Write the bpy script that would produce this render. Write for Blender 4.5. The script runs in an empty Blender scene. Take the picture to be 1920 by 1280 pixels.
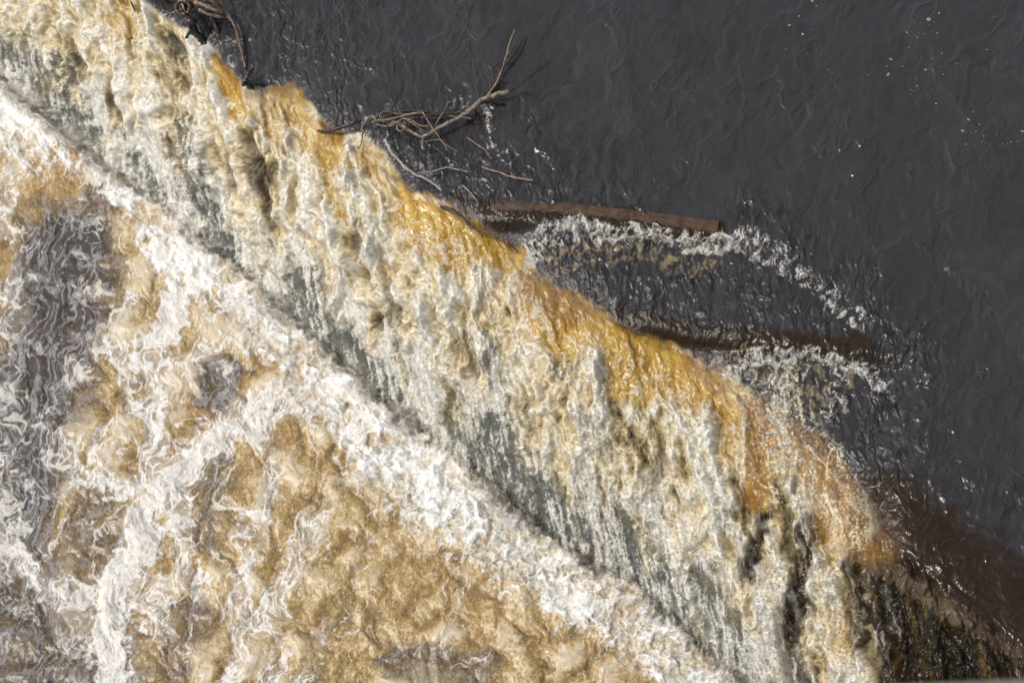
import bpy, math, random
import numpy as np
from mathutils import Vector, Matrix

scene = bpy.context.scene
coll = scene.collection
R = math.radians
random.seed(7)

# ------------------------------------------------------------------ camera
CAM_H = 15.7                       # height of the photographer's eye above the upper pool
PITCH, ROLL = R(58), R(-8)
FPX = 2600.0                       # focal length measured in photo pixels (photo 1920 wide)
fwd = np.array([0, math.cos(PITCH), -math.sin(PITCH)])
rt0 = np.array([1.0, 0, 0]); up0 = np.array([0, math.sin(PITCH), math.cos(PITCH)])
rt = math.cos(ROLL) * rt0 + math.sin(ROLL) * up0
up = -math.sin(ROLL) * rt0 + math.cos(ROLL) * up0
CAM = np.array([0, 0, CAM_H])
cd = bpy.data.cameras.new('camera'); cam = bpy.data.objects.new('camera', cd); coll.objects.link(cam)
m = Matrix(((rt[0], up[0], -fwd[0], 0), (rt[1], up[1], -fwd[1], 0), (rt[2], up[2], -fwd[2], CAM_H), (0, 0, 0, 1)))
cam.matrix_world = m
cd.sensor_width = 36; cd.lens = 36 * FPX / 1920; cd.clip_start = 0.05; cd.clip_end = 500
cd.dof.use_dof = True; cd.dof.focus_distance = 18.7; cd.dof.aperture_fstop = 8
scene.camera = cam

# ------------------------------------------------------------------ sky and sun
SUN_DIR = Vector((-1.0, -0.08, 0)).normalized()
SUN_EL = R(56)
sun_vec = Vector((SUN_DIR.x * math.cos(SUN_EL), SUN_DIR.y * math.cos(SUN_EL), math.sin(SUN_EL)))
world = bpy.data.worlds.new("World"); scene.world = world; world.use_nodes = True
nt = world.node_tree; bg = nt.nodes['Background']
sky = nt.nodes.new('ShaderNodeTexSky'); sky.sky_type = 'NISHITA'; sky.sun_disc = False
sky.sun_elevation = SUN_EL; sky.sun_rotation = math.atan2(sun_vec.x, sun_vec.y)
sky.dust_density = 3.0; sky.air_density = 1.0; sky.ozone_density = 1.0
hs = nt.nodes.new('ShaderNodeHueSaturation'); hs.inputs['Saturation'].default_value = .45      # thin high cloud
nt.links.new(sky.outputs[0], hs.inputs['Color']); nt.links.new(hs.outputs[0], bg.inputs[0]); bg.inputs[1].default_value = 0.14
sl = bpy.data.lights.new('sun', 'SUN'); sl.energy = 2.65; sl.angle = R(0.5); sl.color = (1.0, 0.95, 0.88)
so = bpy.data.objects.new('sun', sl); coll.objects.link(so)
so.rotation_euler = (-sun_vec).to_track_quat('-Z', 'Y').to_euler()
scene.view_settings.view_transform = 'Standard'; scene.view_settings.look = 'None'
scene.cycles.use_denoising = True; scene.cycles.denoiser = 'OPENIMAGEDENOISE'; scene.cycles.denoising_prefilter = 'ACCURATE'; scene.cycles.use_adaptive_sampling = True; scene.cycles.adaptive_threshold = 0.018; scene.cycles.adaptive_min_samples = 48
scene.cycles.max_bounces = 5; scene.cycles.diffuse_bounces = 3; scene.cycles.glossy_bounces = 2
scene.view_settings.exposure = 0.0; scene.view_settings.gamma = 1.0

# ------------------------------------------------------------------ numpy noise
def _hash(ix, iy, seed):
    h = (ix.astype(np.uint32) * np.uint32(374761393) + iy.astype(np.uint32) * np.uint32(668265263)
         + np.uint32((seed * 2246822519) & 0xffffffff))
    h ^= h >> np.uint32(13); h *= np.uint32(1274126177); h ^= h >> np.uint32(16)
    return h
_ang = np.arange(256) * (2 * np.pi / 256)
GX = np.cos(_ang).astype(np.float32); GY = np.sin(_ang).astype(np.float32)
def perlin(x, y, seed=0):
    xf = np.floor(x); yf = np.floor(y)
    fx = (x - xf).astype(np.float32); fy = (y - yf).astype(np.float32)
    ix = xf.astype(np.int32); iy = yf.astype(np.int32)
    def g(dx, dy):
        h = _hash(ix + dx, iy + dy, seed) & np.uint32(255)
        return GX[h] * (fx - dx) + GY[h] * (fy - dy)
    u = fx * fx * fx * (fx * (fx * 6 - 15) + 10); v = fy * fy * fy * (fy * (fy * 6 - 15) + 10)
    a = g(0, 0); b = g(1, 0); c = g(0, 1); d = g(1, 1)
    return ((a + u * (b - a)) * (1 - v) + (c + u * (d - c)) * v) * 1.5
def fbm(x, y, o=4, seed=0, gain=.5, lac=2.07):
    s = 0; a = 1; t = 0
    for i in range(o):
        s = s + a * perlin(x + 17.3 * i, y - 9.1 * i, seed + i * 31); t += a; a *= gain; x = x * lac; y = y * lac
    return s / t
def billow(x, y, o=4, seed=0, gain=.5, lac=2.07):
    s = 0; a = 1; t = 0
    for i in range(o):
        s = s + a * (np.sqrt(perlin(x + 17.3 * i, y - 9.1 * i, seed + i * 31) ** 2 + .006) - .06); t += a; a *= gain; x = x * lac; y = y * lac
    return s / t
def ridge(x, y, o=3, seed=0, gain=.55, lac=2.1, k=2.0):
    s = 0; a = 1; t = 0
    for i in range(o):
        s = s + a * np.maximum(0, 1 - k * np.abs(perlin(x + 11.3 * i, y - 5.1 * i, seed + i * 31))) ** 2
        t += a; a *= gain; x = x * lac; y = y * lac
    return s / t
def cells(x, y, seed=0):
    """distance to the border between jittered cells (0 on a border)"""
    xf = np.floor(x); yf = np.floor(y)
    fx = (x - xf).astype(np.float32); fy = (y - yf).astype(np.float32); ix = xf.astype(np.int32); iy = yf.astype(np.int32)
    f1 = np.full(x.shape, 9, dtype=np.float32); f2 = f1.copy()
    for dx in (-1, 0, 1):
        for dy in (-1, 0, 1):
            h = _hash(ix + dx, iy + dy, seed)
            jx = (h & np.uint32(1023)).astype(np.float32) / 1023; jy = ((h >> np.uint32(10)) & np.uint32(1023)).astype(np.float32) / 1023
            d = np.sqrt((dx + jx - fx) ** 2 + (dy + jy - fy) ** 2)
            f2 = np.minimum(f2, np.maximum(f1, d)); f1 = np.minimum(f1, d)
    return f2 - f1
def ss(a, b, x):
    """smooth step from a to b (a may be larger than b)"""
    t = np.clip((x - a) / (b - a), 0, 1); return t * t * (3 - 2 * t)
def mix(a, b, t):
    return a + (b - a) * t
def mixc(c, col, t):
    return c + (np.array(col, dtype=np.float32) - c) * t[..., None]
def dpoly(x, y, pts):
    """distance to a polyline"""
    best = np.full(x.shape, 1e9, dtype=np.float32)
    for (x0, y0), (x1, y1) in zip(pts[:-1], pts[1:]):
        dx, dy = x1 - x0, y1 - y0
        t = np.clip(((x - x0) * dx + (y - y0) * dy) / (dx * dx + dy * dy + 1e-6), 0, 1)
        best = np.minimum(best, (x - x0 - t * dx) ** 2 + (y - y0 - t * dy) ** 2)
    return np.sqrt(best)
def blob(x, y, pts, r, soft=0.6):
    """1 inside a thick stroke, fading to 0 at its rim"""
    if len(pts) == 1: pts = [pts[0], (pts[0][0] + 1, pts[0][1])]
    return 1 - ss(r * (1 - soft), r * (1 + soft), dpoly(x, y, pts))

# ------------------------------------------------------------------ image-pixel grid of the weir
# The river surface is laid out on a grid of image pixels (pixel size: 1/140 m on the pool); every node gets its own
# base height and so its own place in the world along its camera ray.
def on_level(px, py, z):
    """image pixel -> world position on the horizontal level z, along the camera ray"""
    d = (fwd[None, :] * FPX + np.outer(np.ravel(px) - 960, rt) - np.outer(np.ravel(py) - 640, up))
    t = (np.ravel(z) - CAM_H) / d[:, 2]
    return CAM[None, :] + d * t[:, None]
def P(px, py, z=0.0):
    return Vector(on_level(np.array([float(px)]), np.array([float(py)]), np.array([float(z)]))[0])

STEP = 1.55
pu = np.concatenate([np.arange(-900, -60, 6), np.arange(-60, 1980, STEP), np.arange(1982, 2800, 6)]).astype(np.float32)     # coarser beyond the image frame
pv = np.concatenate([np.arange(-620, -50, 6), np.arange(-50, 1330, STEP), np.arange(1332, 1700, 6)]).astype(np.float32)
U, V = np.meshgrid(pu, pv)
U = U.astype(np.float32); V = V.astype(np.float32)

CREST = [(-300, -300), (0, -150), (240, -25), (330, 40), (400, 92), (440, 135), (475, 172), (555, 160), (590, 200), (615, 232), (680, 250),
         (740, 300), (770, 350), (850, 390), (930, 430), (985, 470), (1010, 515), (1080, 548), (1160, 598), (1270, 650), (1330, 690),
         (1400, 715), (1470, 790), (1560, 880), (1640, 965), (1700, 1020), (1800, 1100), (1920, 1195), (2200, 1410)]
TOE = [(-300, -90), (0, 152), (60, 200), (180, 305), (240, 348), (430, 492), (590, 640), (720, 760), (900, 902), (1060, 1040), (1200, 1115),
       (1340, 1250), (1500, 1400), (1800, 1700), (2200, 2050)]
BAND = [(-300, 120), (0, 300), (100, 325), (180, 350), (230, 420), (280, 500), (330, 560), (400, 600), (470, 640), (520, 720), (600, 815),
        (650, 870), (720, 955), (800, 1010), (850, 1040), (920, 1090), (1000, 1115), (1040, 1175), (1120, 1210), (1180, 1260),
        (1300, 1350), (1600, 1640), (2200, 2240)]
def curve(pts, x):
    return np.interp(x, [p[0] for p in pts], [p[1] for p in pts]).astype(np.float32)

LEAN = 0.20
w1 = fbm(U / 90, V / 90, 3, 1); w2 = fbm(U / 90, V / 90, 3, 2)
w3 = fbm(U / 22, V / 22, 2, 3); w4 = fbm(U / 22, V / 22, 2, 4)
yc = curve(CREST, U); yt = curve(TOE, U); yb = curve(BAND, U)
jag = 16 * w1 + 9 * w3
yc_j = yc + 14 * w1 + 8 * w3
yt_j = yt + 14 * w1 + 14 * w4 + 9 * fbm(U / 9, V / 12, 2, 14)
yb_j = yb - 14 + 60 * w2 + 42 * w4 + 12 * fbm(U / 8, V / 8, 2, 9) + 40 * (ridge(U / 40 + w3, V / 60 + w4, 2, 12, k=3) - .3)
tau = np.clip((V - yc) / (yt - yc), 0, 1)                      # 0 on the crest, 1 on the toe

H = 2.5
f = 1 - np.cos(tau * np.pi / 2 * 1.0)
f = 0.55 * f + 0.45 * tau
zb = -H * f
dip = 0.16 * (1 - .7 * ss(1560, 1720, U))
zb -= dip * (np.exp(-np.maximum(0, yc - V) / 70) * (tau <= 0) + (tau > 0) * (1 - tau))
# the two timbers and the little drops behind them
b1 = np.interp(U, [820, 930, 1340, 1420], [385, 412, 440, 452]).astype(np.float32)
d1 = ss(0, 22, V - b1) * (1 - ss(1330, 1520, U + 0.25 * (V - 440))) * ss(860, 960, U)
b2 = np.interp(U, [1150, 1280, 1640, 1700], [590, 628, 664, 670]).astype(np.float32)
d2 = ss(0, 22, V - b2) * (1 - ss(1620, 1760, U + 0.1 * (V - 660))) * ss(1150, 1260, U)
zb -= (0.16 * d1 + 0.16 * d2) * (1 - tau)
# plunge pool: swell just outside the toe
dz = V - yt
zb += (tau >= 1) * (0.07 * np.exp(-((dz - 60) / 70) ** 2))
zb += 0.16 * np.exp(-((V - yt) / 26) ** 2)
zb = zb.astype(np.float32)

# smooth the base a little (box blur)
def blur(a, n):
    k = 2 * n + 1
    for ax in (0, 1):
        p = np.pad(a, [(n + 1, n) if i == ax else (0, 0) for i in (0, 1)], mode='edge').astype(np.float64)
        c = np.cumsum(p, axis=ax)
        a = (np.take(c, range(k, c.shape[ax]), axis=ax) - np.take(c, range(0, c.shape[ax] - k), axis=ax)) / k
    return a.astype(np.float32)
zb = blur(blur(zb, 6), 6)

# ------------------------------------------------------------------ masks
face = ss(-4, 14, V - yc_j) * (1 - ss(-12, 12, V - yt_j))
low = ss(-12, 12, V - yt_j)
bd = (yb_j - V) / 60 + .9 * fbm((U + 10 * w3) / 16, (V + 10 * w4) / 30, 4, 13, .6)
band = low * ss(-.32, .32, bd)
pool2 = low * (1 - band)
upper = 1 - ss(-4, 14, V - yc_j)
Uw = U + 26 * w1 + 16 * w3; Vw = V + 22 * w2 + 10 * w4
Uf = U - LEAN * V                                               # across the falling water

# --- choppy water on the upper river
chop = np.zeros_like(U)
for pts, r, s in [([(1000, 490), (1250, 540), (1600, 600)], 95, 1.0), ([(1560, 800), (1690, 780), (1640, 900)], 90, 1.0),
                  ([(1400, 420), (1520, 500), (1640, 620), (1720, 700)], 60, .9), ([(440, -80), (500, 60), (560, 130), (640, 190)], 95, 1.0),
                  ([(640, -60), (700, 60)], 90, .45), ([(700, 230), (860, 250), (960, 240)], 75, .85), ([(760, 320), (1000, 350), (1200, 390)], 55, .8),
                  ([(1480, 760), (1640, 930)], 80, .8), ([(1000, 250), (1080, 330)], 80, .4), ([(1300, 640), (1740, 640)], 45, .8),
                  ([(1780, 900), (1950, 960)], 45, .5)]:
    chop = np.maximum(chop, s * blob(Uw, Vw, pts, r, .7))
# ripples: swell, slow streaks and chop
ang = R(28)
Ua = U * math.cos(ang) + V * math.sin(ang); Va = -U * math.sin(ang) + V * math.cos(ang)
swell = fbm(U / 160 + .8 * w1, V / 160 + .8 * w2, 3, 20)
rip = fbm(Ua / 30 + 1.6 * w1, Va / 62 + 1.6 * w2, 4, 22, .55)
crease = ridge(Ua / 55 + 1.2 * w1, Va / 130 + 1.2 * w2, 2, 25, k=7.0) * ss(.0, .35, fbm(U / 120, V / 120, 2, 26))
near = np.exp(-np.maximum(0, yc - V) / 60) * (1 - .85 * ss(1600, 1720, U))
Us = U - 0.1 * V
streak = fbm((Us + 6 * w3 + 10 * w1) / 8, (V + 8 * w4) / 38, 3, 30, .6)      # threads pulled towards the crest
chopA = fbm((U + 8 * w3 + 14 * w1) / 15, (V + 8 * w4 + 20 * w2) / 28, 3, 32, .58)
chopB = ridge((U + 10 * w3 + 30 * w1) / 30, (V + 10 * w4 + 30 * w2) / 70, 2, 36, .6, k=5.0)
patch = ss(-.25, .30, fbm((U + 8 * w3) / 60, (V + 8 * w4) / 100, 3, 38))
chop_h = chop * (.35 + .65 * patch)
curl = ridge((U + 60 * w1 + 8 * w3) / 105, (V + 60 * w2 + 8 * w4) / 150, 2, 47, .5, k=9.0)
sheen = fbm(U / 90 + 1.2 * w1, V / 230 + .8 * w2, 4, 48, .6)
h_up = 0.020 * curl * ss(-.1, .25, w2 + .3 * sheen) + 0.045 * swell + 0.018 * rip + 0.022 * crease + .004 * fbm(U / 5, V / 7, 2, 44) * ss(-.1, .3, fbm(U / 90 + 3, V / 140, 3, 39))
h_up += chop_h * (0.042 * chopA + 0.026 * chopB + 0.014 * streak) + near * 0.010 * streak

# --- amber, glassy water
def strokes(lst, x=Uw, y=Vw):
    s = np.zeros_like(U)
    for pts, r, k in lst: s = np.maximum(s, k * blob(x, y, pts, r, .34))
    return s
Ux = U + 9 * w1 + 5 * w3; Vx = V + 10 * w2 + 9 * w4 + 8 * fbm(Uf / 10, V / 46, 2, 40)
amber = strokes([([(418, 108), (436, 165), (452, 215)], 20, 1), ([(495, 148), (540, 158), (560, 215), (580, 260)], 26, .85), ([(470, 180), (530, 250)], 22, .7),
                 ([(622, 232), (630, 280), (640, 315)], 22, 1), ([(606, 260), (622, 340), (640, 400)], 12, .9), ([(690, 290), (720, 330)], 26, .55),
                 ([(775, 375), (800, 440), (860, 480)], 38, 1), ([(850, 400), (950, 445), (965, 480)], 30, 1),
                 ([(975, 500), (985, 600)], 16, .8), ([(1020, 525), (1080, 565), (1060, 620), (1010, 600)], 42, .95), ([(1110, 570), (1150, 640), (1170, 720)], 34, .95),
                 ([(1175, 630), (1265, 668), (1240, 715), (1190, 715)], 46, 1), ([(1290, 665), (1350, 715), (1360, 780)], 24, .9),
                  ([(780, 400), (860, 440), (950, 470)], 40, 1), ([(1010, 560), (1100, 620), (1060, 640)], 40, .9), ([(1180, 660), (1250, 700), (1300, 730)], 44, .95), ([(170, -60), (235, 40)], 30, .55), ([(1380, 740), (1370, 850)], 24, .6),
                 ([(1425, 765), (1428, 840), (1420, 935)], 27, 1), ([(1490, 800), (1570, 890), (1590, 980)], 60, .9), ([(1620, 960), (1650, 1010)], 50, .7),
                 ([(1555, 1130), (1575, 1200)], 22, .6)], Ux, Vx)
deep = strokes([([(1010, 540), (1075, 575)], 38, .7), ([(620, 225), (628, 260)], 18, .6), ([(1425, 765), (1428, 850), (1415, 930)], 24, .7), ([(1480, 800), (1600, 900), (1620, 980)], 90, .8),
                ([(1300, 670), (1350, 720)], 22, .6), ([(1700, 960), (1900, 1120)], 70, 1)], Ux, Vx)
Bx = U + 40 * fbm(U / 70, V / 16, 3, 49, .6); By = V + 22 * fbm(U / 60, V / 18, 3, 43, .6)
brown = strokes([([(860, 385), (940, 402), (1100, 404), (1340, 436)], 20, .95), ([(930, 405), (960, 418)], 20, .8), ([(1170, 600), (1300, 628), (1620, 660)], 24, 1),
                 ([(1330, 650), (1430, 680)], 26, .8), ([(1730, 950), (1880, 1030), (2150, 1250)], 70, 1), ([(1660, 960), (1800, 1050), (2050, 1250)], 75, 1), ([(1700, 900), (1790, 930)], 24, .8), ([(1800, 930), (1900, 945)], 14, .8),
                 ([(1090, 560), (1160, 600)], 14, .6), ([(1640, 950), (1720, 900)], 40, .5), ([(1600, 640), (1680, 680)], 20, .7)], mix(Ux, Bx, ss(1580, 1680, U)), mix(Vx, By, ss(1580, 1680, U)))
pwx = fbm(Uf / 26, V / 34, 2, 60)
fade = ss(175, 70, (yc - V) + 70 * fbm(Bx / 60, By / 26, 3, 42, .6))
brown = brown * mix(1.0, fade, ss(1620, 1700, U))
dark_fall = strokes([([(1715, 1110), (1820, 1220), (1900, 1350)], 130, 1), ([(1750, 1080), (2000, 1320)], 90, 1), ([(1430, 930), (1470, 980), (1420, 1060)], 36, 1),
                     ([(1510, 1000), (1525, 1080), (1500, 1180)], 40, 1), ([(1630, 1030), (1660, 1120), (1680, 1300)], 70, 1),
                     ([(1480, 1160), (1510, 1300)], 34, .8), ([(1600, 1300), (1640, 1480)], 70, .8), ([(1800, 1300), (2100, 1480)], 130, 1)], Ux, Vx)
plume = strokes([([(1570, 1000), (1556, 1060), (1545, 1140), (1580, 1220), (1600, 1300)], 26, 1), ([(1478, 960), (1468, 1020), (1440, 1090)], 24, 1), ([(1640, 1180), (1625, 1290)], 13, .9),
                 ([(1540, 1180), (1560, 1290)], 36, 1)], U + 14 * w1 + 14 * w3, V + 12 * w4)
dark_fall = np.clip(dark_fall * (1 - .35 * ss(-.1, .5, fbm((Uf + 8 * pwx) / 12, V / 60, 3, 146)) * (1 - ss(1620, 1700, U))) - 1.1 * plume, 0, 1)
gold = strokes([([(1470, 730), (1490, 830), (1560, 900), (1600, 990)], 46, 1), ([(1450, 760), (1455, 930)], 18, 1)], Ux, Vx)

# --- lace of foam on the upper river
lace_zone = strokes([([(985, 505), (1000, 452), (1060, 430), (1180, 440), (1330, 458), (1400, 452)], 19, 1), ([(1400, 440), (1460, 480), (1540, 540), (1610, 600)], 22, .7),
                     ([(1365, 700), (1430, 668), (1520, 666), (1620, 692), (1662, 725)], 17, 1), ([(1455, 690), (1470, 760), (1462, 900)], 20, .8), ([(1570, 700), (1560, 770)], 16, .8),
                     ([(1380, 690), (1400, 740), (1470, 850), (1520, 960)], 34, .65), ([(1580, 860), (1600, 960)], 30, .5),
                     ([(915, 195), (918, 270)], 12, .8), ([(918, 270), (960, 320)], 14, .45), ([(640, 250), (720, 260)], 14, .5),
                     ([(800, 205), (880, 195)], 10, .6), ([(440, 90), (452, 130)], 12, .5), ([(1500, 690), (1440, 760)], 30, .6)])
lace = fbm((U + 8 * w3 + 16 * w1) / 17, (V + 8 * w4 + 16 * w2) / 19, 4, 50, .72)
lacef = ridge((U + 7 * w3 + 16 * w1) / 13, (V + 7 * w4 + 16 * w2) / 18, 3, 51, .7, k=2.2)
lacem = ss(.62, 1.0, lace_zone * .60 + .85 * lace + .55 * lacef) * ss(.05, .30, lace_zone)
lacer = ss(.15, .6, strokes([([(1000, 500), (1080, 460), (1200, 460), (1330, 470)], 40, 1), ([(1380, 700), (1480, 720), (1560, 700)], 50, 1), ([(1440, 740), (1470, 900)], 45, .9)]) * (.6 + .6 * lace))

h_up = h_up + .035 * lacem * (.6 + lace)
# --- falling water
pw1 = fbm(Uf / 26, V / 34, 3, 60); pw2 = fbm(Uf / 26, V / 34, 3, 61)
q1 = fbm(Uf / 60, V / 90, 3, 160); q2 = fbm(Uf / 60, V / 90, 3, 161)
puffA = billow((Uf + 20 * q1 + 9 * pw1) / 44, (V + 30 * q2 + 10 * pw2) / 74, 3, 62, .5)   # big clumps, hung in columns
puffB = billow((Uf + 9 * pw1 + 16 * q1) / 24, (V + 10 * pw2 + 16 * q2) / 36, 3, 65, .6)
fine = billow((Uf + 6 * pw1) / 9, (V + 6 * pw2) / 12, 2, 70, .65)
micro = fbm(Uf / 4.2 + .5 * pw1, V / 6.5 + .5 * pw2, 2, 72, .6)
lanes = fbm((Uf + 24 * w1 + 14 * q1) / 38, V / 330, 3, 75, .55)
thin = fbm((Uf + 6 * pw1) / 9, (V + 14 * pw2) / 55, 3, 78, .6)                           # thin ropes of water low on the face
lowf = ss(.46, .92, tau + .35 * q2 + .5 * lanes)
grit = .7 * fbm((Uf + 5 * pw1) / 6, (V + 5 * pw2) / 9, 2, 170, .7) + .5 * fbm(U / 3.2, V / 4.0, 1, 171)
colh = fbm((Uf + 18 * q1 + 8 * pw1) / 27, (V + 40 * q2) / 130, 4, 175, .60)
h_face = 0.34 * fbm((Uf + 24 * w1) / 62, (V + 40 * w2) / 240, 3, 176, .5) + 0.34 * puffA + 0.065 * puffB + 0.12 * lanes + .075 * colh + .011 * grit
h_low = 0.030 * thin + 0.020 * puffB + 0.08 * lanes + .02 * colh + .008 * grit
hf = mix(h_face, h_low, lowf) * ss(0, .10, tau)

# --- toe band
lump = billow((U + 9 * w3 + 34 * w1) / 56, (V + 9 * w4 + 34 * w2) / 50, 2, 80, .5)
lumpB = billow((U + 8 * w3) / 22, (V + 8 * w4) / 26, 3, 82, .6)
frill = ridge((U + 7 * w3 + 16 * w1) / 19, (V + 7 * w4 + 16 * w2) / 26, 3, 84, .6, k=2.4)
white_lump = ss(.50, .60, fbm((U + 9 * w3) / 60, (V + 9 * w4) / 50, 4, 88, .6) * .62 + .48 + .24 * strokes([([(345, 480), (375, 590)], 60, 1), ([(800, 870), (860, 1000)], 46, 1), ([(0, 220), (80, 270)], 60, 1), ([(640, 730), (690, 800)], 36, 1), ([(1080, 1110), (1090, 1180)], 40, 1)]))
bfb = fbm((U + 7 * w3) / 22, (V + 7 * w4) / 24, 4, 180, .65)
hb = 0.20 * lump + 0.030 * lumpB * (1 - .6 * white_lump) + 0.05 * bfb + 0.006 * grit * (1 - white_lump) + .04 * white_lump

# --- plunge pool
boil = billow((U + 40 * w1) / 85, (V + 40 * w2) / 95, 3, 90, .36)
boil2 = fbm((U + 8 * w3) / 15, (V + 8 * w4) / 17, 3, 94, .65)
ws1 = fbm(U / 38, V / 38, 3, 96); ws2 = fbm(U / 38, V / 38, 3, 97)
ws3 = fbm(U / 15, V / 15, 2, 190); ws4 = fbm(U / 15, V / 15, 2, 191)
Wx = U + .18 * V + 44 * w1 + 10 * ws1 + 3.5 * ws3; Wy = V + 36 * w2 + 10 * ws2 + 3.5 * ws4
webA = cells(Wx / 66, Wy / 150, 100)
webB = cells(Wx / 30, Wy / 72, 101)
webC = cells(Wx / 15, Wy / 34, 102)
Sx = U + 34 * w1 + 22 * w3; Sy = V + 34 * w2 + 22 * w4
streams = strokes([([(560, 735), (450, 790), (370, 850), (310, 920), (265, 985), (235, 1070), (205, 1170), (220, 1300)], 40, 1), ([(345, 560), (300, 650), (292, 760), (290, 860), (290, 930)], 26, 1),
                   ([(240, 560), (190, 640), (290, 690)], 18, .8), ([(250, 1080), (180, 1130), (90, 1110), (0, 1040)], 30, .9), ([(110, 820), (160, 900), (280, 915)], 24, .85),
                   ([(60, 800), (66, 900), (30, 1000), (70, 1100)], 26, .8), ([(180, 1150), (120, 1210), (200, 1260)], 16, .75), ([(0, 950), (60, 1100)], 36, .75),
                   ([(480, 820), (520, 880), (470, 1000), (455, 1130), (440, 1290)], 22, .85), ([(590, 990), (540, 1080), (500, 1180), (520, 1290)], 28, .75), ([(330, 900), (345, 1020), (300, 1120), (290, 1200)], 24, .85),
                   ([(650, 900), (600, 1010), (560, 1060)], 14, .7), ([(420, 690), (440, 770)], 20, .8), ([(0, 560), (60, 500), (30, 640), (10, 740)], 22, .7), ([(340, 1050), (400, 1150), (520, 1160)], 24, .6),
                   ([(20, 330), (10, 440), (60, 470)], 24, .75), ([(0, 700), (20, 800), (0, 900)], 22, .75), ([(150, 700), (110, 790), (70, 870)], 22, .55), ([(180, 480), (270, 520), (160, 560)], 12, .6),
                   ([(700, 1000), (660, 1100), (600, 1200), (560, 1290)], 14, .6), ([(880, 1060), (860, 1180), (800, 1290)], 12, .5), ([(500, 640), (400, 650), (350, 700), (300, 800)], 26, .55), ([(230, 620), (250, 760), (200, 850)], 20, .5)], Sx, Sy)
gloom_ = strokes([([(120, 470), (110, 600), (60, 760), (30, 900)], 92, 1), ([(30, 1090), (60, 1260)], 95, .8)], Sx, Sy)
sparse = strokes([([(560, 860), (640, 950)], 70, 1), ([(700, 1150), (900, 1200)], 150, 1), ([(440, 690)], 50, 1), ([(60, 420), (250, 420)], 80, 1), ([(640, 960), (780, 1080)], 80, .8)], Sx, Sy)
amount = np.clip(.25 + .58 * streams - .13 * sparse + .35 * w1 + .12 * ws2 - .0001 * U - .12 * gloom_, .14, 1)
wv = .50 + .9 * ss(-.4, .5, fbm(U / 26, V / 26, 2, 98))
prA = ss(-.25, .25, fbm(Wx / 60, Wy / 80, 2, 192) + .9 * (amount - .4)); prB = ss(-.15, .25, fbm(Wx / 48, Wy / 66, 2, 193) + 1.1 * (amount - .45))
web = np.maximum(np.maximum(prA * (1 - ss(.0, (.03 + .16 * amount) * wv, webA)), prB * (1 - ss(.0, (.03 + .22 * amount) * wv, webB))), .85 * ss(.35, .8, amount + .5 * ws1) * (1 - ss(0, (.02 + .36 * amount) * wv, webC)))
holes = billow(Wx / 20, Wy / 32, 3, 104, .6)
core = strokes([([(540, 745), (450, 790), (400, 830)], 18, .7), ([(400, 830), (345, 890), (300, 940), (265, 985)], 20, .8), ([(265, 985), (235, 1070), (205, 1170), (218, 1300)], 30, 1),
                ([(345, 560), (305, 640)], 26, .9), ([(230, 1085), (140, 1125)], 18, .8), ([(30, 980), (60, 1090)], 20, .7), ([(150, 910), (230, 920)], 14, .7), ([(500, 640), (400, 640)], 14, .7)], Sx, Sy)
webm0 = web * ss(.0, .22, amount)
solid = ss(.42, .80, core * 1.05 + .40 * boil2 + .35 * webm0 - ss(.12, .0, holes) * .45 * (1 - ss(.6, 1, core)))
webm = np.clip(np.maximum(ss(.06, .72, webm0 + .22 * boil2 + .32 * grit), solid * (.9 + .3 * grit)), 0, 1)
hp = 0.19 * boil + 0.005 * boil2 + 0.007 * webm0 + 0.016 * solid + .003 * grit
gloom = strokes([([(120, 470), (110, 600), (60, 760), (30, 900)], 92, 1), ([(30, 1050), (60, 1260)], 95, .8), ([(400, 740), (420, 700)], 34, .8), ([(180, 960), (170, 1040)], 50, .55), ([(180, 1290), (60, 1400)], 100, .8),
                 ([(150, 400), (190, 380)], 40, .7), ([(400, 890), (390, 1000)], 34, .5), ([(740, 1240), (900, 1250)], 34, .5), ([(330, 1240), (350, 1160)], 40, .5)], U + 40 * w1 + 16 * w3, V + 40 * w2 + 16 * w4)
gl_str = ridge(Wx / 17, Wy / 60, 2, 110, .5, k=2.2)
hp = hp + gloom * .006 * gl_str

bandh = blur(blur(band, 4), 4)
amsm = np.clip(blur(amber, 3), 0, 1)
hgt = h_up * upper * (1 - .5 * amsm) + hf * face * (1 - .72 * amsm) + hb * bandh + hp * (1 - bandh) * low
hgt = hgt + 0.07 * np.exp(-((V - yt_j) / 18) ** 2) + 0.13 * ss(0, .35, w1 + .8 * w3) * np.exp(-((V - yt_j + 4) / 24) ** 2)

# ------------------------------------------------------------------ colours (albedo, with some reflections and crease shade painted in)
C = np.zeros(U.shape + (3,), dtype=np.float32)
rough = np.zeros_like(U); foam = np.zeros_like(U)
n_mid = fbm(U / 60, V / 60, 3, 120)
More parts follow.
